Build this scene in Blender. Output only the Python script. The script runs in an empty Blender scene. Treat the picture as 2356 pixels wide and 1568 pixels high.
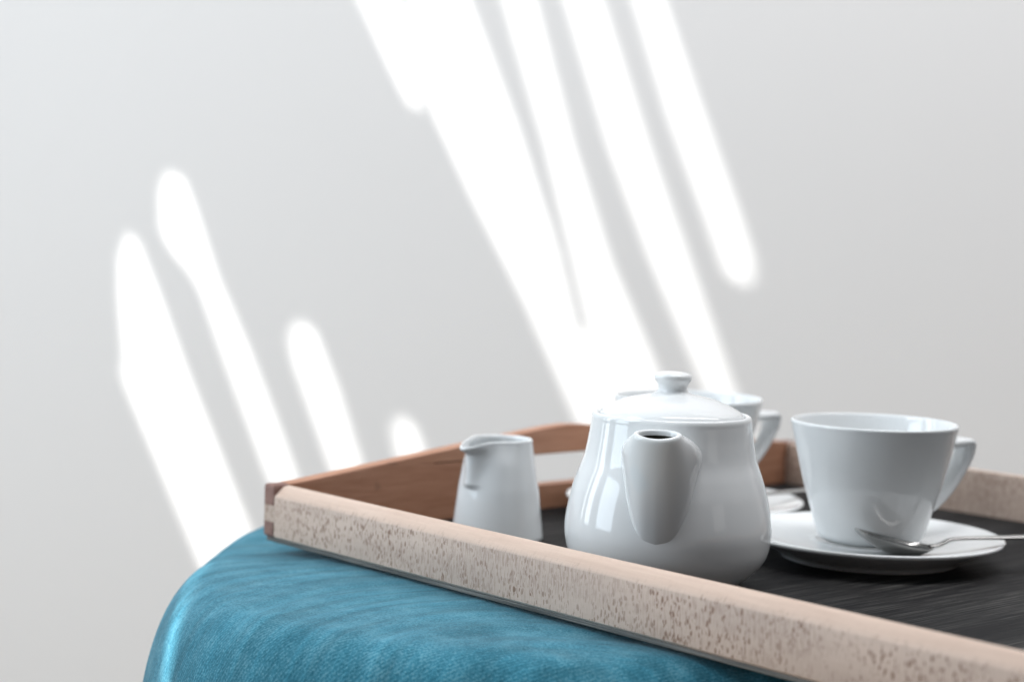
import bpy, bmesh, math, random
import numpy as np
from mathutils import Vector, Matrix, noise
from mathutils.geometry import tessellate_polygon

random.seed(4)
SC = bpy.context.scene
COL = SC.collection

# ------------------------------------------------------------------ camera
# origin: outer front-left corner of the tray, x along its long rail, y along its end rail
CAM = Vector((0.8642, -0.5771, 0.18136))
FWD = Vector((-0.748650, 0.659876, -0.063932))
RGT = Vector((0.659387, 0.751145, 0.031484))
UPV = Vector((-0.068797, 0.018586, 0.997458))
FH = Vector((FWD.x, FWD.y, 0)).normalized()      # level heading
RH = Vector((FH.y, -FH.x, 0))                    # level right


def room(lat, dep, z):
    """a point given by metres to the right, metres ahead and height"""
    p = Vector((CAM.x, CAM.y, 0)) + RH * lat + FH * dep
    p.z = z
    return p


cam_d = bpy.data.cameras.new('camera')
cam = bpy.data.objects.new('camera', cam_d)
COL.objects.link(cam)
m = Matrix.Identity(4)
for i, ax in enumerate((RGT, UPV, -FWD)):
    for j in range(3):
        m[j][i] = ax[j]
m.translation = CAM
cam.matrix_world = m
cam_d.sensor_fit = 'HORIZONTAL'
cam_d.sensor_width = 36
cam_d.lens = 4201.2 / 2356 * 36
cam_d.clip_start = 0.02
cam_d.clip_end = 100
cam_d.dof.use_dof = True
cam_d.dof.focus_distance = 0.872
cam_d.dof.aperture_fstop = 6.3
SC.camera = cam

# ------------------------------------------------------------------ light
SC.view_settings.view_transform = 'Standard'
SC.view_settings.look = 'None'
SC.view_settings.exposure = 0.0
SC.view_settings.gamma = 1.0
W = bpy.data.worlds.new('World')
SC.world = W
W.use_nodes = True
bg = W.node_tree.nodes['Background']
bg.inputs[0].default_value = (0.88, 0.94, 1.0, 1)
bg.inputs[1].default_value = 0.22


def area(name, loc, target, sx, sy, watt, col):
    d = bpy.data.lights.new(name, 'AREA')
    d.shape = 'RECTANGLE'
    d.size, d.size_y = sx, sy
    d.energy = watt
    d.color = col
    o = bpy.data.objects.new(name, d)
    COL.objects.link(o)
    o.location = loc
    q = (Vector(target) - Vector(loc)).to_track_quat('-Z', 'Y')
    o.rotation_euler = q.to_euler()
    return o


area('window_fill_light', room(-1.55, 0.62, 0.40), room(0.1, 0.95, 0.03), 0.66, 0.66, 9, (0.76, 0.89, 1.0))
area('window_fill_light', room(-1.40, 0.66, 1.40), room(0.05, 0.95, 0.03), 0.9, 0.9, 18, (0.90, 0.955, 1.0))
area('window_fill_light', room(-1.75, 1.45, 0.75), room(0.10, 0.85, 0.03), 0.30, 1.5, 8, (0.88, 0.95, 1.0))
area('window_fill_light', room(1.7, -0.25, 0.40), room(0.1, 0.95, 0.03), 0.5, 0.35, 0.4, (1.0, 0.98, 0.95))  # added dim lamp for faint glints on the teapot's right, no window known there
area('window_fill_light', room(-1.75, 1.84, 0.75), room(0.10, 0.85, 0.03), 0.12, 1.5, 2.2, (0.90, 0.96, 1.0))
area('wall_wash_fill', room(0.95, 1.12, 2.2), room(0.60, 2.2, -0.35), 2.4, 0.8, 51, (0.98, 0.97, 0.98))  # added wash lamp that brightens the wall, no ceiling fixture known

LAMP = room(-2.5, 0.35, 2.15)
sun = bpy.data.lights.new('sun_spot', 'SPOT')
sun.energy = 1150
sun.color = (1.0, 0.985, 0.955)
sun.shadow_soft_size = 0.0030
sun.spot_blend = 0.0
sun_o = bpy.data.objects.new('sun_spot', sun)
COL.objects.link(sun_o)
sun_o.location = LAMP
AIM = room(-0.43, 1.34, 0.305)
sun_o.rotation_euler = (AIM - LAMP).to_track_quat('-Z', 'Y').to_euler()


# ------------------------------------------------------------------ helpers
def tag(o, label=None, cat=None, group=None, kind=None):
    for k, v in (('label', label), ('category', cat), ('group', group), ('kind', kind)):
        if v:
            o[k] = v
    return o


def empty(name, loc=(0, 0, 0), rz=0.0):
    o = bpy.data.objects.new(name, None)
    COL.objects.link(o)
    o.location = loc
    o.rotation_euler = (0, 0, rz)
    o.empty_display_size = 0.02
    return o


def link(name, me, mat=None, parent=None, smooth=True, sharp=None):
    o = bpy.data.objects.new(name, me)
    COL.objects.link(o)
    if mat:
        for mm in (mat if isinstance(mat, (list, tuple)) else [mat]):
            me.materials.append(mm)
    if parent:
        o.parent = parent
    if smooth:
        me.polygons.foreach_set('use_smooth', [True] * len(me.polygons))
        if sharp:
            me.set_sharp_from_angle(angle=math.radians(sharp))
    return o


def mesh(name, verts, faces):
    me = bpy.data.meshes.new(name)
    me.from_pydata([tuple(v) for v in verts], [], faces)
    bm = bmesh.new()
    bm.from_mesh(me)
    bmesh.ops.remove_doubles(bm, verts=bm.verts, dist=1e-7)
    bmesh.ops.recalc_face_normals(bm, faces=bm.faces)
    bm.to_mesh(me)
    bm.free()
    return me


def crom(pts, n=6, closed=False):
    """Catmull-Rom (centripetal enough for these even spacings)"""
    P = [np.array(p, float) for p in pts]
    out = []
    N = len(P)
    for i in range(N if closed else N - 1):
        p1, p2 = P[i], P[(i + 1) % N]
        p0 = P[i - 1] if (i > 0 or closed) else 2 * p1 - p2
        p3 = P[(i + 2) % N] if (i + 2 < N or closed) else 2 * p2 - p1
        l1 = np.linalg.norm(p2 - p1)
        m1 = (p2 - p0) / max(np.linalg.norm(p2 - p1) + np.linalg.norm(p1 - p0), 1e-9) * l1
        m2 = (p3 - p1) / max(np.linalg.norm(p3 - p2) + np.linalg.norm(p2 - p1), 1e-9) * l1
        for k in range(n):
            t = k / n
            out.append((2*t**3-3*t*t+1)*p1 + (t**3-2*t*t+t)*m1 + (-2*t**3+3*t*t)*p2 + (t**3-t*t)*m2)
    if not closed:
        out.append(P[-1])
    return [tuple(float(c) for c in p) for p in out]


def rings_mesh(name, rings, cap0=True, cap1=True):
    n = len(rings[0])
    V, F = [], []
    for r in rings:
        V += list(r)
    for i in range(len(rings) - 1):
        for j in range(n):
            k = (j + 1) % n
            F.append((i*n+j, i*n+k, (i+1)*n+k, (i+1)*n+j))
    if cap0:
        F.append(tuple(range(n))[::-1])
    if cap1:
        F.append(tuple((len(rings)-1)*n + j for j in range(n)))
    return mesh(name, V, F)


def lathe(name, prof, n=128, warp=None):
    rings = []
    for r, z in prof:
        ring = []
        for j in range(n):
            a = 2*math.pi*j/n
            p = (max(r, 1e-5)*math.cos(a), max(r, 1e-5)*math.sin(a), z)
            ring.append(warp(p, a) if warp else p)
        rings.append(ring)
    return rings_mesh(name, rings)


def ss(a, b, x):
    t = min(max((x-a)/(b-a), 0), 1)
    return t*t*(3-2*t)


def box_me(name, x0, x1, y0, y1, z0, z1):
    v = [(x, y, z) for x in (x0, x1) for y in (y0, y1) for z in (z0, z1)]
    f = [(0, 1, 3, 2), (4, 6, 7, 5), (0, 4, 5, 1), (2, 3, 7, 6), (0, 2, 6, 4), (1, 5, 7, 3)]
    return mesh(name, v, f)


def finger_me(x0, x1, y0, y1, z0, z1, pick, w=.0019):
    """a joint finger: a block whose outer edges (picked by midpoint and direction) are eased"""
    me = box_me('joint_finger', x0, x1, y0, y1, z0, z1)
    bm = bmesh.new()
    bm.from_mesh(me)
    es = []
    for e in bm.edges:
        a, b = e.verts[0].co, e.verts[1].co
        d = max(range(3), key=lambda i: abs(a[i]-b[i]))
        if pick((a+b)/2, d):
            es.append(e)
    bmesh.ops.bevel(bm, geom=es, offset=w, segments=4, profile=.5, affect='EDGES', clamp_overlap=True)
    bm.to_mesh(me)
    bm.free()
    return me


def bevel(o, w, seg=3, ang=40):
    b = o.modifiers.new('bevel', 'BEVEL')
    b.width = w
    b.segments = seg
    b.limit_method = 'ANGLE'
    b.angle_limit = math.radians(ang)
    return o


# ------------------------------------------------------------------ materials
class NT:
    def __init__(s, name):
        s.m = bpy.data.materials.new(name)
        s.m.use_nodes = True
        s.t = s.m.node_tree
        s.b = s.t.nodes['Principled BSDF']

    def n(s, typ, **kw):
        nd = s.t.nodes.new('ShaderNode' + typ)
        for k, v in kw.items():
            if k.startswith('i_'):
                key = k[2:].replace('_', ' ')
                nd.inputs[int(key) if key.isdigit() else key].default_value = v
            else:
                setattr(nd, k, v)
        return nd

    def l(s, a, b):
        s.t.links.new(a, b)

    def coord(s, scale=(1, 1, 1), src='Object', rot=(0, 0, 0)):
        tc = s.n('TexCoord')
        mp = s.n('Mapping')
        mp.inputs['Scale'].default_value = scale
        mp.inputs['Rotation'].default_value = rot
        s.l(tc.outputs[src], mp.inputs[0])
        return mp.outputs[0]

    def noise(s, vec, scale=5, detail=3, rough=.5, dist=0):
        nd = s.n('TexNoise')
        nd.inputs['Scale'].default_value = scale
        nd.inputs['Detail'].default_value = detail
        nd.inputs['Roughness'].default_value = rough
        nd.inputs['Distortion'].default_value = dist
        s.l(vec, nd.inputs['Vector'])
        return nd.outputs['Fac']

    def ramp(s, fac, stops):
        nd = s.n('ValToRGB')
        cr = nd.color_ramp
        while len(cr.elements) < len(stops):
            cr.elements.new(.5)
        for e, (p, c) in zip(cr.elements, stops):
            e.position = p
            e.color = (c, c, c, 1) if not isinstance(c, tuple) else (*c, 1)
        s.l(fac, nd.inputs[0])
        return nd.outputs[0]

    def mix(s, fac, a, b, mode='MIX'):
        nd = s.n('Mix', data_type='RGBA', blend_type=mode)
        for sock, v in ((nd.inputs[0], fac), (nd.inputs[6], a), (nd.inputs[7], b)):
            if hasattr(v, 'links'):
                s.l(v, sock)
            elif isinstance(v, tuple):
                sock.default_value = (*v, 1)
            else:
                sock.default_value = v
        return nd.outputs[2]

    def math(s, op, a, b=0.0):
        nd = s.n('Math', operation=op)
        for sock, v in ((nd.inputs[0], a), (nd.inputs[1], b)):
            if hasattr(v, 'links'):
                s.l(v, sock)
            else:
                sock.default_value = v
        return nd.outputs[0]

    def bump(s, h, strength=.3, dist=.001):
        nd = s.n('Bump')
        nd.inputs['Strength'].default_value = strength
        nd.inputs['Distance'].default_value = dist
        s.l(h, nd.inputs['Height'])
        s.l(nd.outputs[0], s.b.inputs['Normal'])
        return nd

    def set(s, **kw):
        for k, v in kw.items():
            sock = s.b.inputs[k.replace('_', ' ')]
            if hasattr(v, 'links'):
                s.l(v, sock)
            else:
                sock.default_value = (*v, 1) if isinstance(v, tuple) else v
        return s.m


def mat_porcelain():
    s = NT('white_porcelain')
    v = s.coord()
    n1 = s.noise(v, 35, 3)
    s.bump(s.noise(v, 60, 2), .05, .0006)
    return s.set(Base_Color=s.ramp(n1, [(.3, (.755, .78, .79)), (.7, (.775, .795, .80))]),
                 Roughness=.07, IOR=1.5, Specular_IOR_Level=.5)


def wood_grain(s, vec, light, dark, amt=1.0):
    """long fine grain; vec already stretched along the grain"""
    a = s.noise(vec, 1.0, 6, .6, .6)
    b = s.noise(vec, 4.2, 4, .6, .2)
    f = s.math('ADD', s.math('MULTIPLY', a, .65), s.math('MULTIPLY', b, .35))
    return s.ramp(f, [(.36, dark), (.64, light)])


def mat_beech_rail():
    """beech with its ray flecks on the quarter-sawn faces, plain on the narrow edges"""
    s = NT('beech_flecked')
    v0 = s.coord()
    base = wood_grain(s, s.coord((14, 160, 160)), (.66, .515, .425), (.56, .42, .34))
    patch = s.noise(v0, 26, 2)
    patch2 = s.noise(s.coord((9, 9, 30)), 1, 2)
    # distort the lookup so flecks are ragged
    nz = s.n('TexNoise', i_Scale=300.0, i_Detail=2.0)
    s.l(v0, nz.inputs['Vector'])
    off = s.n('VectorMath', operation='SCALE')
    sub = s.n('VectorMath', operation='SUBTRACT')
    s.l(nz.outputs['Color'], sub.inputs[0])
    sub.inputs[1].default_value = (.5, .5, .5)
    s.l(sub.outputs[0], off.inputs[0])
    off.inputs['Scale'].default_value = .0020
    add = s.n('VectorMath', operation='ADD')
    s.l(v0, add.inputs[0])
    s.l(off.outputs[0], add.inputs[1])

    def flecks(scale, keep, size, lo):
        mp = s.n('Mapping')
        mp.inputs['Scale'].default_value = scale
        s.l(add.outputs[0], mp.inputs[0])
        vo = s.n('TexVoronoi', feature='F1')
        vo.inputs['Scale'].default_value = 1.0
        s.l(mp.outputs[0], vo.inputs['Vector'])
        sep = s.n('SeparateColor')
        s.l(vo.outputs['Color'], sep.inputs[0])
        chosen = s.math('LESS_THAN', sep.outputs[0], keep)
        rad = s.math('MULTIPLY', s.math('ADD', sep.outputs[1], .35), size)
        body = s.math('SUBTRACT', rad, vo.outputs['Distance'])
        body = s.ramp(s.math('MULTIPLY', body, 6.0), [(0.0, 0.0), (.7, 1.0)])
        return s.math('MULTIPLY', s.math('MULTIPLY', body, chosen), lo)
    big = flecks((560, 40, 250), .38, .34, .9)
    mid = flecks((900, 40, 340), .58, .40, .9)
    fine = flecks((1500, 60, 330), .60, .42, .65)
    f = s.math('MAXIMUM', s.math('MAXIMUM', big, mid), fine)
    f = s.math('MULTIPLY', f, s.ramp(patch, [(.32, .35), (.55, 1.0)]))
    hatch = s.ramp(s.noise(s.coord((1500, 60, 120)), 1, 2), [(.48, 0.0), (.70, .5)])
    f = s.math('MAXIMUM', f, s.math('MULTIPLY', hatch, s.ramp(patch2, [(.4, .1), (.6, 1.0)])))
    # quarter-sawn faces look along +-y; the narrow top edge shows plain grain
    geo = s.n('NewGeometry')
    tr = s.n('VectorTransform', vector_type='NORMAL', convert_from='WORLD', convert_to='OBJECT')
    s.l(geo.outputs['True Normal'], tr.inputs[0])
    sp = s.n('SeparateXYZ')
    s.l(tr.outputs[0], sp.inputs[0])
    face = s.ramp(s.math('ABSOLUTE', sp.outputs[1]), [(.72, .06), (.95, 1.0)])
    f = s.math('MULTIPLY', f, face)
    greyer = s.mix(s.math('MULTIPLY', face, s.ramp(patch2, [(.35, .35), (.7, .8)])), base, (.42, .335, .285))
    col = s.mix(s.math('MULTIPLY', f, 1.0), greyer, (.19, .105, .065))
    s.bump(s.noise(s.coord((60, 900, 900)), 1, 3), .12, .0004)
    return s.set(Base_Color=col, Roughness=.5, Specular_IOR_Level=.35)


def mat_end_rail():
    s = NT('beech_end_rail')
    col = wood_grain(s, s.coord((160, 14, 160)), (.52, .275, .175), (.385, .18, .105))
    spot = s.ramp(s.noise(s.coord((60, 60, 90)), 1, 1), [(.70, 0.0), (.78, .5)])
    col = s.mix(spot, col, (.16, .08, .05))
    s.bump(s.noise(s.coord((900, 60, 900)), 1, 3), .12, .0004)
    return s.set(Base_Color=col, Roughness=.5, Specular_IOR_Level=.35)


def mat_end_grain():
    s = NT('beech_end_grain')
    v = s.coord()
    n1 = s.noise(v, 900, 3)
    n2 = s.noise(s.coord((500, 60, 120)), 1, 3)
    f = s.math('ADD', s.math('MULTIPLY', n1, .5), s.math('MULTIPLY', n2, .5))
    col = s.ramp(f, [(.35, (.17, .09, .075)), (.65, (.30, .18, .15))])
    return s.set(Base_Color=col, Roughness=.6, Specular_IOR_Level=.25)


def mat_board():
    s = NT('dark_stained_board')
    a = s.noise(s.coord((240, 7, 50)), 1, 6, .65, .4)
    b = s.noise(s.coord((1300, 12, 50)), 1, 5, .7)
    c = s.noise(s.coord((30, 8, 8)), 1, 3, .5)
    base = s.ramp(a, [(.30, (.009, .009, .010)), (.55, (.017, .017, .018)), (.75, (.042, .041, .039))])
    worn = s.math('MULTIPLY', s.ramp(b, [(.50, 0.0), (.63, 1.0)]), s.ramp(c, [(.40, .08), (.62, .85)]))
    col = s.mix(worn, base, (.125, .122, .115))
    s.bump(s.math('ADD', a, s.math('MULTIPLY', b, .6)), .35, .0006)
    return s.set(Base_Color=col, Roughness=s.ramp(a, [(.3, .50), (.7, .66)]), Specular_IOR_Level=.04)


def mat_board_edge():
    s = NT('board_edge')
    n1 = s.noise(s.coord((20, 20, 2200)), 1, 3)
    return s.set(Base_Color=s.ramp(n1, [(.4, (.06, .06, .055)), (.6, (.19, .18, .165))]), Roughness=.6)


def mat_felt():
    s = NT('blue_felt')
    v = s.coord()
    f1 = s.noise(v, 900, 3, .6)
    f2 = s.noise(v, 60, 4, .6)
    f3 = s.noise(v, 9, 2, .5)
    w = s.n('TexWave', wave_type='BANDS', i_Scale=190.0, i_Distortion=3.0, i_Detail=2.0)
    w.inputs['Detail Scale'].default_value = 2.0
    s.l(s.coord((1, 1, 1), rot=(0, 0, .5)), w.inputs['Vector'])
    k = s.math('ADD', s.math('MULTIPLY', f1, .56), s.math('ADD', s.math('MULTIPLY', f2, .36), s.math('MULTIPLY', w.outputs['Fac'], .08)))
    col = s.ramp(k, [(.38, (.016, .112, .165)), (.50, (.038, .182, .255)), (.64, (.110, .290, .368))])
    col = s.mix(s.ramp(f3, [(.35, 0.0), (.7, .25)]), col, (.050, .225, .305))
    at = s.n('Attribute', attribute_name='run')
    mp = s.n('Mapping')
    mp.inputs['Scale'].default_value = (120, 42, 1)
    s.l(at.outputs['Vector'], mp.inputs[0])
    nap = s.noise(mp.outputs[0], 1, 4, .55, .3)
    col = s.mix(1.0, col, s.ramp(nap, [(.30, .76), (.5, .97), (.70, 1.22)]), 'MULTIPLY')
    s.bump(s.math('ADD', k, s.math('MULTIPLY', nap, 1.5)), .55, .0012)
    return s.set(Base_Color=col, Roughness=.95, Specular_IOR_Level=.15,
                 Sheen_Weight=.16, Sheen_Roughness=.45, Sheen_Tint=(.88, .96, 1.0))


def mat_steel():
    s = NT('polished_steel')
    n1 = s.noise(s.coord((300, 20, 20)), 1, 2)
    return s.set(Base_Color=(.36, .355, .345), Metallic=1.0, Roughness=s.ramp(n1, [(.3, .13), (.7, .22)]))


def mat_wall():
    s = NT('white_plaster')
    v = s.coord()
    n1 = s.noise(v, 1.3, 3)
    n2 = s.noise(v, 90, 5, .6)
    s.bump(n2, .10, .002)
    return s.set(Base_Color=s.ramp(n1, [(.3, (.765, .765, .765)), (.7, (.785, .785, .785))]), Roughness=.9,
                 Specular_IOR_Level=.2)


def mat_floor():
    s = NT('oak_floor')
    col = wood_grain(s, s.coord((1.2, 22, 22)), (.52, .42, .32), (.42, .33, .245))
    return s.set(Base_Color=col, Roughness=.45)


def mat_gobo():
    s = NT('gobo_wood')  # dark finish of the added light-shaping board
    col = wood_grain(s, s.coord((30, 3, 30)), (.11, .085, .065), (.07, .055, .045))
    return s.set(Base_Color=col, Roughness=.7)


def mat_bore_shade():
    s = NT('shaded_bore_glaze')  # shade inside the spout, put into the glaze colour
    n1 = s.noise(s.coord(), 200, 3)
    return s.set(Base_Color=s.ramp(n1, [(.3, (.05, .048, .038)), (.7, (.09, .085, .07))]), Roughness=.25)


M = dict(china=mat_porcelain(), bore_shade=mat_bore_shade(), beech=mat_beech_rail(), end=mat_end_rail(), grain=mat_end_grain(),
         board=mat_board(), edge=mat_board_edge(), felt=mat_felt(), steel=mat_steel(),
         wall=mat_wall(), floor=mat_floor(), gobo=mat_gobo())

# ------------------------------------------------------------------ setting
FLOOR_Z = -0.47
WALL_D = 2.2


def slab(name, a, b, c, d, thick, mat):
    """thick panel from four corners; thickness goes behind its face"""
    a, b, c, d = map(Vector, (a, b, c, d))
    nrm = (b-a).cross(d-a).normalized()
    v = [a, b, c, d] + [p - nrm*thick for p in (a, b, c, d)]
    f = [(0, 1, 2, 3), (7, 6, 5, 4), (0, 4, 5, 1), (1, 5, 6, 2), (2, 6, 7, 3), (3, 7, 4, 0)]
    o = link(name, mesh(name, v, f), mat, smooth=False)
    return tag(o, kind='structure')


tag(slab('wall', room(-2.6, WALL_D, FLOOR_Z), room(2.6, WALL_D, FLOOR_Z), room(2.6, WALL_D, 2.6),
         room(-2.6, WALL_D, 2.6), .1, M['wall']), 'plain white plaster wall behind the tray, striped with sunlight')
tag(slab('floor', room(-2.6, -1.2, FLOOR_Z), room(2.6, -1.2, FLOOR_Z), room(2.6, WALL_D, FLOOR_Z),
         room(-2.6, WALL_D, FLOOR_Z), .1, M['floor']), 'warm wooden floor under the ottoman')

# bars of sunlight on the wall: (metres right, height)
BARS = [
    [(-0.1445, 0.464), (-0.1327, 0.413), (-0.1165, 0.3335), (-0.1074, 0.3095), (-0.0593, 0.2134), (0.0101, 0.0849), (0.0807, -0.0631), (0.135, -0.1862), (0.2459, -0.1827), (0.1817, 0.0114), (0.1204, 0.1407), (0.0696, 0.2798), (0.0183, 0.4486), (0.0114, 0.4689), (-0.0357, 0.4674), (-0.0273, 0.4471), (0.0274, 0.2785), (0.066, 0.139), (0.087, 0.06), (0.0834, 0.0573), (0.0538, 0.1596), (0.0023, 0.2984), (-0.0595, 0.4461), (-0.0673, 0.4664)],
    [(-0.2093, 0.462), (-0.1874, 0.4164), (-0.1626, 0.3657), (-0.1407, 0.324), (-0.1298, 0.3088), (-0.1188, 0.306), (-0.1119, 0.318), (-0.1306, 0.3923), (-0.1481, 0.4637)],
    [(0.0383, 0.4697), (0.0463, 0.4494), (0.1047, 0.2757), (0.1591, 0.142), (0.2263, -0.003), (0.3092, -0.1806), (0.3567, -0.1791), (0.2743, -0.0067), (0.2191, 0.1334), (0.1615, 0.2775), (0.0981, 0.451), (0.0911, 0.4714)],
    [(0.1212, 0.4723), (0.1281, 0.452), (0.1747, 0.3142), (0.2207, 0.2013), (0.2468, 0.1343), (0.258, 0.1163), (0.2713, 0.1089), (0.2858, 0.1135), (0.2942, 0.1279), (0.2916, 0.1514), (0.2671, 0.2158), (0.221, 0.3286), (0.1722, 0.4534), (0.1642, 0.4736)],
    [(-0.4642, 0.1641), (-0.4755, 0.1481), (-0.4818, 0.1217), (-0.4798, 0.0694), (-0.4734, 0.0012), (-0.4768, -0.0137), (-0.4718, -0.0277), (-0.4317, -0.1191), (-0.3791, -0.2399), (-0.3151, -0.3828), (-0.2248, -0.3799), (-0.3088, -0.1897), (-0.3533, -0.0848), (-0.3865, -0.0066), (-0.4197, 0.0792), (-0.4515, 0.1541)],
    [(-0.4149, 0.237), (-0.4268, 0.2289), (-0.4337, 0.2068), (-0.4317, 0.1599), (-0.4181, 0.1342), (-0.3941, 0.1088), (-0.3804, 0.083), (-0.3471, -0.0053), (-0.2969, -0.1334), (-0.2494, -0.2411), (-0.2045, -0.2397), (-0.2511, -0.1293), (-0.2746, -0.0691), (-0.3136, 0.0247), (-0.3521, 0.1075), (-0.38, 0.1876), (-0.3965, 0.2277)],
    [(-0.2541, 0.0618), (-0.2681, 0.054), (-0.2744, 0.0338), (-0.2685, 0.0051), (-0.2207, -0.1204), (-0.1757, -0.2281), (-0.1254, -0.2265), (-0.1735, -0.1109), (-0.202, -0.0271), (-0.2311, 0.0431), (-0.2409, 0.057)],
    [(-0.1287, -0.0502), (-0.1417, -0.0569), (-0.1466, -0.0703), (-0.1421, -0.0993), (-0.1193, -0.1623), (-0.0665, -0.1606), (-0.0975, -0.0926), (-0.1106, -0.0602), (-0.1181, -0.0525)],
]
# where two more bars fall on the ottoman
OTTO_BARS = [
    [(0.0013, -0.0400, -0.0120), (0.011, -0.0504, -0.0122), (0.0298, -0.0662, -0.0126), (0.0573, -0.0865, -0.0131), (0.0722, -0.1001, -0.0174), (0.0806, -0.1087, -0.0237), (0.0906, -0.1179, -0.0336), (0.099, -0.1249, -0.0451), (0.108, -0.1360, -0.070), (0.1230, -0.1390, -0.068), (0.1136, -0.1281, -0.0416), (0.1094, -0.1232, -0.0313), (0.1021, -0.1152, -0.021), (0.0798, -0.0966, -0.011), (0.0549, -0.0768, -0.0084), (0.0200, -0.0470, -0.0080)],
    [(-0.0392, 0.02, -0.0057), (0.0089, -0.0227, -0.0055), (0.0581, -0.0663, -0.006), (0.0650, -0.0684, -0.0054), (0.0232, -0.0293, -0.0056), (-0.0230, 0.0124, -0.0052)],
]


def inset(poly, d):
    """move an outline inwards by d"""
    n = len(poly)
    ar = sum(poly[i][0]*poly[(i+1) % n][1]-poly[(i+1) % n][0]*poly[i][1] for i in range(n))
    sg = 1 if ar > 0 else -1
    out = []
    for i in range(n):
        p0, p1, p2 = (Vector(poly[k % n]) for k in (i-1, i, i+1))
        e1, e2 = (p1-p0).normalized(), (p2-p1).normalized()
        n1, n2 = Vector((-e1.y, e1.x))*sg, Vector((-e2.y, e2.x))*sg
        m_ = n1+n2
        k = min(1.0/max(m_.length/2, .5), 1.6)
        out.append(tuple(p1 + m_.normalized()*d*k))
    return out


def make_gobo():
    """dark shutter with irregular slots between the low sun and the wall, far outside the picture"""
    ax = (AIM - LAMP).normalized()
    q = (AIM - LAMP).to_track_quat('-Z', 'Y')
    ux, uy = q @ Vector((1, 0, 0)), q @ Vector((0, 1, 0))
    dist = 0.95
    P0 = LAMP + ax*dist

    def on_board(p):
        d = p - LAMP
        h = LAMP + d*(dist/d.dot(ax)) - P0
        return (h.dot(ux), h.dot(uy))
    holes = [[on_board(room(u, WALL_D, z)) for u, z in inset(b, .0054)] for b in BARS]
    holes += [inset([on_board(Vector(p)) for p in b], .0006) for b in OTTO_BARS]
    R = max(math.hypot(*p) for h in holes for p in h)
    sun.spot_size = 2*math.atan((R + .012)/dist)
    S = R + .10
    outer = [(-S, -S), (S, -S), (S, S), (-S, S)]

    def area2(pl):
        return sum(pl[i][0]*pl[(i+1) % len(pl)][1]-pl[(i+1) % len(pl)][0]*pl[i][1] for i in range(len(pl)))
    holes = [h if area2(h) < 0 else h[::-1] for h in holes]
    loops = [outer] + holes
    flat = [p for l in loops for p in l]
    tris = tessellate_polygon([[Vector((x, y, 0)) for x, y in l] for l in loops])
    n = len(flat)
    th = .004
    V = [(x, y, th/2) for x, y in flat] + [(x, y, -th/2) for x, y in flat]
    F = [tuple(t) for t in tris] + [tuple(i+n for i in t)[::-1] for t in tris]
    s = 0
    for l in loops:
        for i in range(len(l)):
            a, b = s+i, s+(i+1) % len(l)
            F.append((a, b, b+n, a+n))
        s += len(l)
    o = link('slotted_gobo', mesh('slotted_gobo', V, F), M['gobo'], smooth=False)
    o.location = P0
    o.rotation_euler = q.to_euler()
    tag(o, 'added dark gobo board with long slots, unseen off to the left', kind='structure')


# ------------------------------------------------------------------ ottoman
def make_ottoman():
    A, B = 0.320, 0.264            # half widths to the right / ahead
    clat, cdep = 0.127, 1.025      # centre, in room metres
    top, H = -0.0029, 0.44
    N = 360
    rings, runs = [], []
    K = 70                         # rings on the flat
    E = 34                         # rings round the edge
    for a_i in range(K + E + 12):
        ring = []
        for j in range(N):
            th = 2*math.pi*j/N
            c, s_ = math.cos(th), math.sin(th)
            ex = 2.64
            rr = (abs(c/A)**ex + abs(s_/B)**ex)**(-1/ex)
            left = ss(-.2, .9, -c)
            re = .034 + .0095*left            # how wide the round-over is
            rv = .050 + .063*left
            if a_i <= K:
                t = a_i/K
                rho = (rr-re)*t
                z = -.0015*t**3
            elif a_i <= K+E:
                ph = (a_i-K)/E*math.pi/2
                rho = rr-re + re*math.sin(ph)**.81
                z = -.0015 - rv*(1-math.cos(ph)**.81)
            else:
                t = (a_i-K-E)/12
                rho = rr
                z = -.0015-rv - t*(H-.0015-rv)
            x, y = rho*c, rho*s_
            p = room(clat+x, cdep+y+.07*x, top+z)
            # soft wrinkles of the cover, running round the seat
            la, de = clat+x-.035, cdep+y+.07*x-.74
            r_, an = math.hypot(la, de), math.atan2(de, -la)
            wob = noise.noise(Vector((la*9, de*9, 3)))*.016
            run = Vector((r_+wob, an*.055, 0))
            w = noise.noise(Vector((run.x*75, run.y*14, 1.7)))
            w2 = noise.noise(Vector((run.x*190, run.y*40, 9.1)))
            fade = 1-ss(K+E*.5, K+E+8, a_i)
            edge = ss(.35, .8, rho/rr)
            p.z -= (.0020*(w*.5+.5) + .0005*(w2*.5+.5))*(.12+.88*edge)*fade
            p.z -= .0055*math.exp(-((p.x+.005)**2+(p.y-.005)**2)/.05**2)
            runs.append(run)
            ring.append(p)
        rings.append(ring)
    me = rings_mesh('ottoman', rings)
    kd = {}
    for p, r in zip((p for ring in rings for p in ring), runs):
        kd[(round(p.x, 5), round(p.y, 5), round(p.z, 5))] = r
    at = me.attributes.new('run', 'FLOAT_VECTOR', 'POINT')
    for i, v in enumerate(me.vertices):
        at.data[i].vector = kd.get((round(v.co.x, 5), round(v.co.y, 5), round(v.co.z, 5)), (0, 0, 0))
    o = link('ottoman', me, M['felt'])
    return tag(o, 'round-edged ottoman covered in blue felt, under the wooden tray', 'ottoman')


# ------------------------------------------------------------------ tray
TL, TW, TH, TT = 0.640, 0.4540, 0.0300, 0.0104


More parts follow.
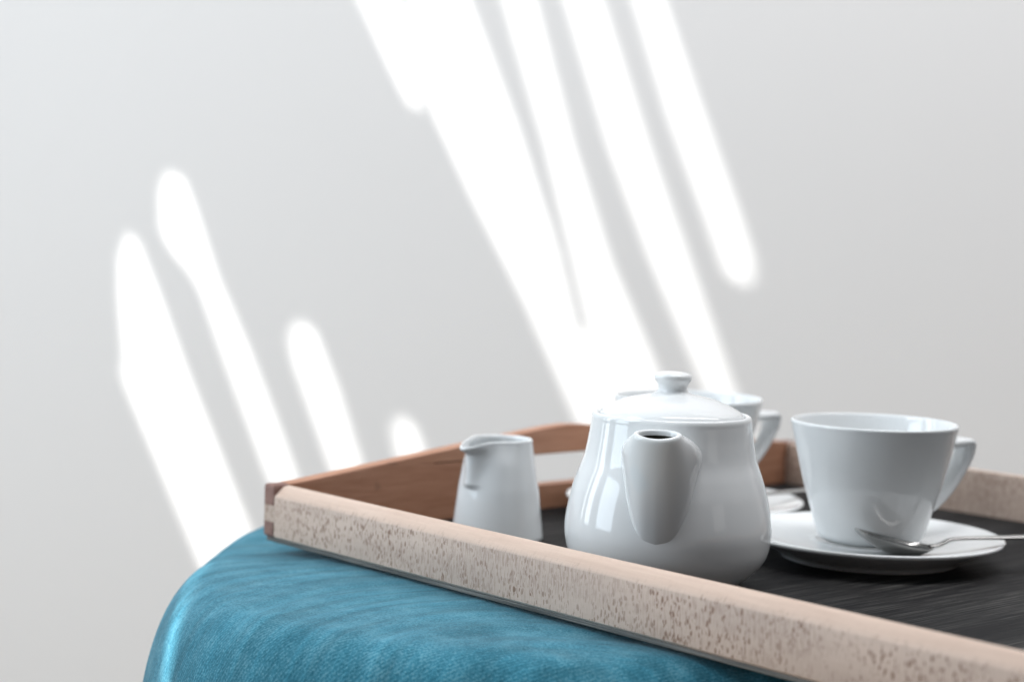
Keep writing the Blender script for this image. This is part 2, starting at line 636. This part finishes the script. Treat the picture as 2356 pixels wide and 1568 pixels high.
def make_tray():
    root = tag(empty('serving_tray', (0, 0, 0)),
               'wooden tray with pale beech long rails, brown handled ends and a dark bottom board', 'tray')
    # bottom board, its edge a touch inside the rails
    me = box_me('base_board', .0016, TL-.0016, .0016, TW-.0016, -.0024, .0001)
    b = link('base_board', me, [M['board'], M['edge']], root, smooth=False)
    for p in me.polygons:
        p.material_index = 0 if p.normal.z > .5 else 1
    bevel(b, .0006, 2)

    # long rails: rounded outer top edge, small easing elsewhere
    def long_rail(y_out, sgn):
        z0, h = .0003, .0296
        R = .0062
        sec = [(0, z0+.0010), (0, h-R)]
        for k in range(1, 9):
            a = k/8*math.pi/2*.92
            cx_, cz_ = R-R*math.cos(a), h-R+R*math.sin(a)
            lx_ = R*k/8
            sec.append((cx_*.3+lx_*.7, cz_*.3+(h-R+lx_*.97)*.7))
        sec += [(TT-.0018, h+.0002)]
        for k in range(1, 5):
            a = k/4*math.pi/2
            sec.append((TT-.0015+.0015*math.sin(a), h+.0002-.0015*(1-math.cos(a))))
        sec += [(TT, z0), (.0010, z0)]
        x0, x1 = TT+.0002, TL-TT-.0002
        e = .0016
        rings = []
        for x, k in ((x0, 1.0), (x0+e*.3, .45), (x0+e, 0.0), (x1-e, 0.0), (x1-e*.3, .45), (x1, 1.0)):
            ring = []
            for yy, zz in sec:
                zz2 = zz - e*k if zz > h-.004 else zz
                yy2 = yy + e*.25*k if yy < .002 else yy
                ring.append((x, y_out + sgn*yy2, zz2))
            rings.append(ring)
        o = link('long_rail', rings_mesh('long_rail', rings), M['beech'], root, sharp=35)
        # the middle finger of the corner joint runs through the end rail
        for xa, xb in ((.0, x0+.0016), (x1-.0016, TL)):
            ya, yb = sorted((y_out, y_out+sgn*(TT-.0012)))
            outx = xa < TL/2
            f = link('joint_finger', finger_me(xa, xb, ya, yb, .0091, .0186, lambda p, d: d == 2 and abs(p.y-y_out) < 1e-5 and (abs(p.x-xa) < 1e-5 if outx else abs(p.x-xb) < 1e-5)),
                     M['beech'], o, sharp=35)
        return o
    long_rail(0.0, 1)
    long_rail(TW, -1)

    # end rails: rising to a low peak in the middle, with a hand slot
    def end_rail(x0):
        ha, h0 = .0535, TH
        ya, yb = TT+.0002, TW-TT-.0002
        top = [(ya, h0+.0004)]
        for k in range(1, 40):
            t = k/40
            y = ya+(yb-ya)*t
            u = abs(2*t-1)
            s_ = math.sqrt(u*u+.0036)-.06*(1-u)
            top.append((y, h0+(ha-h0)*(1-min(s_, 1))))
        top.append((yb, h0+.0004))
        outer = [(yb, .0003), (ya, .0003)] + top
        outer = outer[::-1]
        # slot
        c, half, zc, r = TW/2+.002, .058, .02575, .0097
        slot = []
        for k in range(13):
            a = -math.pi/2 + math.pi*k/12
            slot.append((c+half+r*math.cos(a), zc+r*math.sin(a)))
        for k in range(13):
            a = math.pi/2 + math.pi*k/12
            slot.append((c-half+r*math.cos(a), zc+r*math.sin(a)))
        loops = [outer, slot[::-1]]
        flat = [p for l in loops for p in l]
        n = len(flat)
        tris = tessellate_polygon([[Vector((y, z, 0)) for y, z in l] for l in loops])
        V = [(x0, y, z) for y, z in flat] + [(x0+TT, y, z) for y, z in flat]
        F = [tuple(t) for t in tris] + [tuple(i+n for i in t)[::-1] for t in tris]
        s = 0
        for l in loops:
            for i in range(len(l)):
                a, b2 = s+i, s+(i+1) % len(l)
                F.append((a, b2, b2+n, a+n))
            s += len(l)
        o = link('end_rail', mesh('end_rail', V, F), M['end'], root, sharp=40)
        bevel(o, .0019, 3, 50)
        # end-grain fingers of the corner joints
        for (y0, y1) in ((.0, ya-.0001), (yb+.0001, TW)):
            yo = y0 if y0 < TW/2 else y1
            xo = x0 if x0 < TL/2 else x0+TT
            for (z0, z1, zo) in ((.0187, h0+.0004, 1), (.0003, .0090, 0)):
                ze = z1 if zo else z0

                def pick(p, d):
                    corner = d == 2 and abs(p.x-xo) < 1e-5 and abs(p.y-yo) < 1e-5
                    cap = d == 0 and abs(p.z-ze) < 1e-5 and abs(p.y-yo) < 1e-5
                    along = d == 1 and abs(p.z-ze) < 1e-5
                    return corner or cap or along
                f = link('joint_finger', finger_me(x0, x0+TT, y0, y1, z0, z1, pick), M['grain'], o, sharp=35)
                f['label'] = 'dark end-grain joint finger'
        return o
    end_rail(0.0)
    end_rail(TL-TT)
    return root


# ------------------------------------------------------------------ porcelain
def face_camera(loc):
    d = CAM - Vector(loc)
    return math.atan2(d.y, d.x)


def make_teapot(loc):
    root = tag(empty('teapot', loc, face_camera(loc) - math.radians(6)),
               'small white porcelain teapot, its spout pointing out of the tray', 'teapot')
    outer = crom([(.0225, .0000), (.0290, .0002), (.0344, .0014), (.0405, .0056), (.0455, .0101), (.0505, .0168),
                  (.0524, .0258), (.0523, .0336), (.0496, .0481), (.0469, .0570), (.0437, .0659),
                  (.0417, .0760), (.0407, .0840)], 8)
    prof = [(0, .0012), (.0205, .0012), (.0215, .0001)] + outer
    prof += crom([(.0407, .0840), (.0405, .0862), (.0399, .0874), (.0389, .0879), (.0378, .0875), (.0371, .0862)], 5)[1:]
    prof += [(.0369, .0850), (.0348, .0848), (.0346, .0835), (.040, .066), (.0485, .040), (.0485, .022), (.040, .008), (.02, .004), (0, .004)]
    link('body', lathe('body', prof, 160), M['china'], root, sharp=50)
    # lid
    lp = [(0, .0840), (.0335, .0842), (.0355, .0856), (.0363, .0866), (.0364, .0876)]
    lp += crom([(.0364, .0876), (.0352, .0891), (.0325, .0908), (.0275, .0932), (.0215, .0953), (.0155, .0967), (.0108, .0977), (.0082, .0988), (.0073, .1002)], 6)[1:]
    lp = [p for p in lp]
    lid = link('lid', lathe('lid', lp + [(0, .1002)], 128), M['china'], root, sharp=60)
    kp = crom([(.0076, .0996), (.0073, .1008), (.0078, .1027), (.0089, .1044), (.0095, .1058), (.0093, .1072),
               (.0080, .1082), (.0050, .1088), (.0015, .1090)], 6)
    link('knob', lathe('knob', [(0, .0990)] + kp + [(0, .1090)], 64), M['china'], lid, sharp=70)

    # spout: a broad beak from a shield-shaped root to a small oval mouth
    RB = [(r, z) for r, z in outer]
    rz = np.array([z for r, z in RB])
    rr = np.array([r for r, z in RB])

    def rbody(z):
        return float(np.interp(z, rz, rr))
    half = crom([(0, .0266), (.0060, .0286), (.0094, .0322), (.0126, .0390), (.0154, .0480), (.0175, .0590), (.0192, .0670),
                 (.0196, .0705), (.0187, .0736), (.0155, .0768), (.0090, .0798), (0, .0810)], 8)
    L = np.array(half)
    dl = np.concatenate([[0], np.cumsum(np.linalg.norm(np.diff(L, axis=0), axis=1))])
    dl /= dl[-1]
    NP = 48
    base, tip, tin = [], [], []
    for j in range(NP*2):
        f = j/NP if j <= NP else 2-j/NP
        sg = 1 if j <= NP else -1
        y = float(np.interp(f, dl, L[:, 0]))*sg
        z = float(np.interp(f, dl, L[:, 1]))
        R = rbody(z)
        base.append(np.array([math.sqrt(max(R*R-y*y, 1e-6))-.0012, y, z]))
        # mouth: start at the front, end at the back; pace chosen so the sides stay side by side
        g = math.pi*(f**1.15)
        dirv = np.array([math.cos(g), math.sin(g)*sg])
        tilt = -.20
        tip.append(np.array([.0600+.0078*dirv[0], .0119*dirv[1], .0826 + tilt*.010*dirv[0]*.6 - .0010*max(dirv[0], 0)**2]))
        tin.append(np.array([.0602+.0056*dirv[0], .0091*dirv[1], .0830 + tilt*.0085*dirv[0]*.6 - .0010*max(dirv[0], 0)**2]))
    rings = []
    NT_ = 26
    for i in range(NT_+1):
        t = i/NT_
        ring = []
        for b, q in zip(base, tip):
            out = np.array([b[0]-.030, b[1]*1.3, 0])
            out /= np.linalg.norm(out)
            fr = ss(.076, .062, b[2])
            sh = ss(.050, .072, b[2])*(abs(b[1])/.019)
            sy = math.copysign(1, b[1])
            p1 = b + (q-b)*.30 + out*.0034*fr + np.array([.002, sy*.0012, .0012])*sh
            p2 = b + (q-b)*.68 + out*.0030*fr + np.array([.001, sy*.0018, .0016])*sh
            ring.append((1-t)**3*b + 3*(1-t)**2*t*p1 + 3*(1-t)*t*t*p2 + t**3*q)
        rings.append(ring)
    for k in range(1, 6):
        a = k/5*math.pi
        w = .5-.5*math.cos(a)
        rings.append([q*(1-w)+n*w+np.array([0, 0, .0013*math.sin(a)]) for q, n in zip(tip, tin)])
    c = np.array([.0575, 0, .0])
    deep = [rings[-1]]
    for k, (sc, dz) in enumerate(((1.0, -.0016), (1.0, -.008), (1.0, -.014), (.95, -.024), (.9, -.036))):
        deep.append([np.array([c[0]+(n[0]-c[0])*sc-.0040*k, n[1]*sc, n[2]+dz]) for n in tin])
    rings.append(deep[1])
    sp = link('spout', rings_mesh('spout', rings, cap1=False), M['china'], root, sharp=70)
    link('spout_bore', rings_mesh('spout_bore', deep[1:], cap0=False), M['bore_shade'], sp)  # bore coloured dark to stand for the shade in it

    # handle behind
    path = crom([(-.0385, 0, .078), (-.056, 0, .0785), (-.071, 0, .071), (-.0755, 0, .056), (-.071, 0, .040), (-.060, 0, .029), (-.048, 0, .025)], 8)
    link('handle', sweep('handle', path, lambda t: (.0042, .0062)), M['china'], root, sharp=70)
    return root


def sweep(name, path, size, n=20, side=Vector((0, 1, 0)), power=2.6):
    """rounded strap along a path; size(t) -> (half thickness, half width)"""
    P = [Vector(p) for p in path]
    rings = []
    for i, p in enumerate(P):
        t = (P[min(i+1, len(P)-1)]-P[max(i-1, 0)]).normalized()
        nrm = t.cross(side).normalized()
        sd = nrm.cross(t).normalized()
        a, b = size(i/(len(P)-1))
        ring = []
        for k in range(n):
            g = 2*math.pi*k/n
            c, s_ = math.cos(g), math.sin(g)
            ring.append(p + nrm*(a*math.copysign(abs(c)**(2/power), c)) + sd*(b*math.copysign(abs(s_)**(2/power), s_)))
        rings.append(ring)
    return rings_mesh(name, rings)


def make_creamer(loc):
    az = math.radians(180 + 46)      # direction of the lip seen from the room: left, a little to the camera
    d = RH*math.cos(az) + FH*math.sin(az)
    root = tag(empty('creamer', loc, math.atan2(d.y, d.x)),
               'small white conical creamer with a pinched pouring lip, left of the teapot', 'creamer')

    def warp(p, a):
        x, y, z = p
        th = math.atan2(y, x)
        g = math.exp(-(th/(.22+.12*ss(.036, .054, z)))**2)
        amt = .0030*ss(.0308, .0340, z) + .0022*ss(.034, .052, z) + .0062*ss(.0495, .0575, z)
        pinch = math.exp(-((abs(th)-1.0)/.30)**2)*.0015*ss(.044, .058, z)
        r = math.hypot(x, y)
        k = (r + amt*g - pinch)/r if r > .008 else 1
        dz = -.0034*math.exp(-(th/.32)**2)*ss(.050, .058, z)
        return (x*k, y*k, z+dz)
    prof = [(0, .001), (.022, .001), (.024, 0), (.0256, .0006), (.0264, .0022)]
    zs = np.linspace(.004, .0565, 60)
    rad = np.interp(zs, [0, .0305, .0533, .0565], [.0266, .0231, .0193, .0189])
    prof += list(zip(rad, zs))
    prof += crom([(.0189, .0568), (.0188, .0578), (.0182, .0585), (.0174, .0583), (.0169, .0574)], 4)
    zi = np.linspace(.0565, .004, 40)
    prof += list(zip(np.interp(zi, [0, .0305, .0533, .0565], [.0242, .0207, .0170, .0167]), zi))
    prof += [(.018, .0032), (0, .003)]
    link('body', lathe('body', prof, 192, warp), M['china'], root, sharp=60)
    return root


def china_cup_meshes():
    out = crom([(.0245, .0005), (.0272, .0013), (.0292, .0035), (.0306, .0075), (.0352, .0225), (.0389, .0350),
                (.0440, .0560), (.0458, .0640)], 8)
    prof = [(0, .0016), (.021, .0014), (.0225, 0), (.0240, 0)] + out
    prof += crom([(.0458, .0640), (.0463, .0659), (.0461, .0668), (.0454, .0672), (.0446, .0668), (.0440, .0655)], 5)[1:]
    prof += crom([(.0440, .0655), (.0412, .0545), (.0360, .0350), (.0320, .0210), (.0280, .0080), (.0240, .0045), (.0120, .0036)], 6)[1:]
    prof += [(0, .0036)]
    body = lathe('cup_body', prof, 144)
    path = crom([(.0395, 0, .0518), (.0470, 0, .0526), (.0585, 0, .0534), (.0660, 0, .0537), (.0688, 0, .0534), (.0692, 0, .0512), (.0678, 0, .0450),
                 (.0622, 0, .0355), (.0545, 0, .0258), (.0450, 0, .0180), (.0325, 0, .0125)], 7)
    hd = sweep('handle', path, lambda t: (.0026-.0003*t, .0082-.0032*ss(.40, 1, t)), power=3.2)
    for me in (body, hd):
        me.materials.append(M['china'])
        me.polygons.foreach_set('use_smooth', [True]*len(me.polygons))
        me.set_sharp_from_angle(angle=math.radians(60))
    return body, hd


def saucer_mesh():
    prof = [(0, .0022), (.0455, .0020), (.0470, .0002), (.0490, 0), (.0505, .0006), (.0516, .0022)]
    prof += crom([(.0516, .0022), (.0560, .0046), (.0640, .0082), (.0715, .0112), (.0746, .0124)], 5)[1:]
    prof += crom([(.0746, .0124), (.0757, .0133), (.0757, .0143), (.0748, .0148), (.0735, .0146)], 5)[1:]
    prof += crom([(.0735, .0146), (.0660, .0128), (.0560, .0110), (.0450, .0101), (.0345, .0098), (.0320, .0102), (.0305, .0102), (.0290, .0096)], 5)[1:]
    prof += [(0, .0094)]
    me = lathe('saucer', [(r*.975, z) for r, z in prof], 160)
    me.materials.append(M['china'])
    me.polygons.foreach_set('use_smooth', [True]*len(me.polygons))
    me.set_sharp_from_angle(angle=math.radians(60))
    return me


def spoon_meshes():
    """x runs from the tip of the bowl to the end of the handle; z is above the saucer"""
    Lb = .044
    N, K = 40, 24
    top, bot = [], []
    V, F = [], []

    def rim(x):                      # height of the bowl's edge
        t = x/Lb
        return .0110*(1-t)**1.25 + .0030 + .0015*t*t
    rings = []
    for i in range(N+1):
        t = i/N
        x = Lb*(.5-.5*math.cos(math.pi*t))
        u = x/Lb
        w = .0130*(math.sin(math.pi*min(u, 1)**.80)**.42) if 0 < u < 1 else 0
        w = max(w, .0024*ss(.8, 1.0, u) + .0001)
        dpt = .0074*(math.sin(math.pi*u)**.8 if 0 < u < 1 else 0)
        outer = []
        inner = []
        for k in range(K+1):
            s_ = -1+2*k/K
            zz = rim(x) - dpt*(1-abs(s_)**2.2)
            outer.append((x, w*s_, zz-.0006))
            inner.append((x, w*.96*s_, zz+.0005))
        rings.append(outer + inner[::-1])
    bowl = rings_mesh('bowl', rings)
    path = crom([(Lb-.0015, 0, .0046), (Lb+.004, 0, .0054), (Lb+.010, 0, .0080), (Lb+.018, 0, .0088), (Lb+.035, 0, .0090), (Lb+.060, 0, .0094), (Lb+.085, 0, .0098), (Lb+.100, 0, .0096)], 6)
    hd = sweep('handle', path, lambda t: (.0010, .0022-.0002*ss(0, .2, t)+.0030*ss(.35, .95, t)), n=16)
    for me in (bowl, hd):
        me.materials.append(M['steel'])
        me.polygons.foreach_set('use_smooth', [True]*len(me.polygons))
        me.set_sharp_from_angle(angle=math.radians(50))
    return bowl, hd


def dup(root, loc, rz, label):
    r = root.copy()
    COL.objects.link(r)
    r.location = loc
    r.rotation_euler = (0, 0, rz)
    r['label'] = label
    for ch in list(root.children):
        c = ch.copy()
        COL.objects.link(c)
        c.parent = r
    return r


def azimuth(deg):
    """turn about z that points +x so many degrees from room right towards the wall"""
    d = RH*math.cos(math.radians(deg)) + FH*math.sin(math.radians(deg))
    return math.atan2(d.y, d.x)


make_ottoman()
make_tray()
Z0 = .0003
TEAPOT = (.2263, .0948, Z0)
make_teapot(TEAPOT)
make_creamer((.0801, .1072, Z0))

SA1 = Vector((.2365, .2482, Z0))
SA2 = Vector((.0868, .2560, Z0))
sme = saucer_mesh()
s1 = bpy.data.objects.new('saucer', sme)
COL.objects.link(s1)
s1.location = SA1
tag(s1, 'white porcelain saucer in the open, with a spoon lying across its front', 'saucer', 'saucers on the tray')
s2 = s1.copy()
COL.objects.link(s2)
s2.location = SA2
s2['label'] = 'white porcelain saucer mostly hidden behind the teapot'

body, hd = china_cup_meshes()
c1 = tag(empty('coffee_cup', SA1 + Vector((0, 0, .0102)), azimuth(30)),
         'white conical coffee cup standing clear to the right of the teapot', 'cup', 'coffee cups on saucers')
for nm, me in (('cup_body', body), ('handle', hd)):
    o = bpy.data.objects.new(nm, me)
    COL.objects.link(o)
    o.parent = c1
dup(c1, SA2 + Vector((0, 0, .0102)), azimuth(33), 'white conical coffee cup half hidden behind the teapot lid')

bowl, shd = spoon_meshes()
p1 = SA1 + RH*(-.0165) + FH*(-.0490) + Vector((0, 0, .0100))
t1 = tag(empty('teaspoon', p1, azimuth(13)),
         'steel teaspoon lying on the saucer in front of the clear cup, bowl to the left', 'teaspoon', 'teaspoons on the saucers')
for nm, me in (('bowl', bowl), ('handle', shd)):
    o = bpy.data.objects.new(nm, me)
    COL.objects.link(o)
    o.parent = t1
p2 = SA2 + RH*(-.005) + FH*(-.046) + Vector((0, 0, .0102))
dup(t1, p2, azimuth(34), 'steel teaspoon on the far saucer, only its handle showing right of the teapot')

make_gobo()
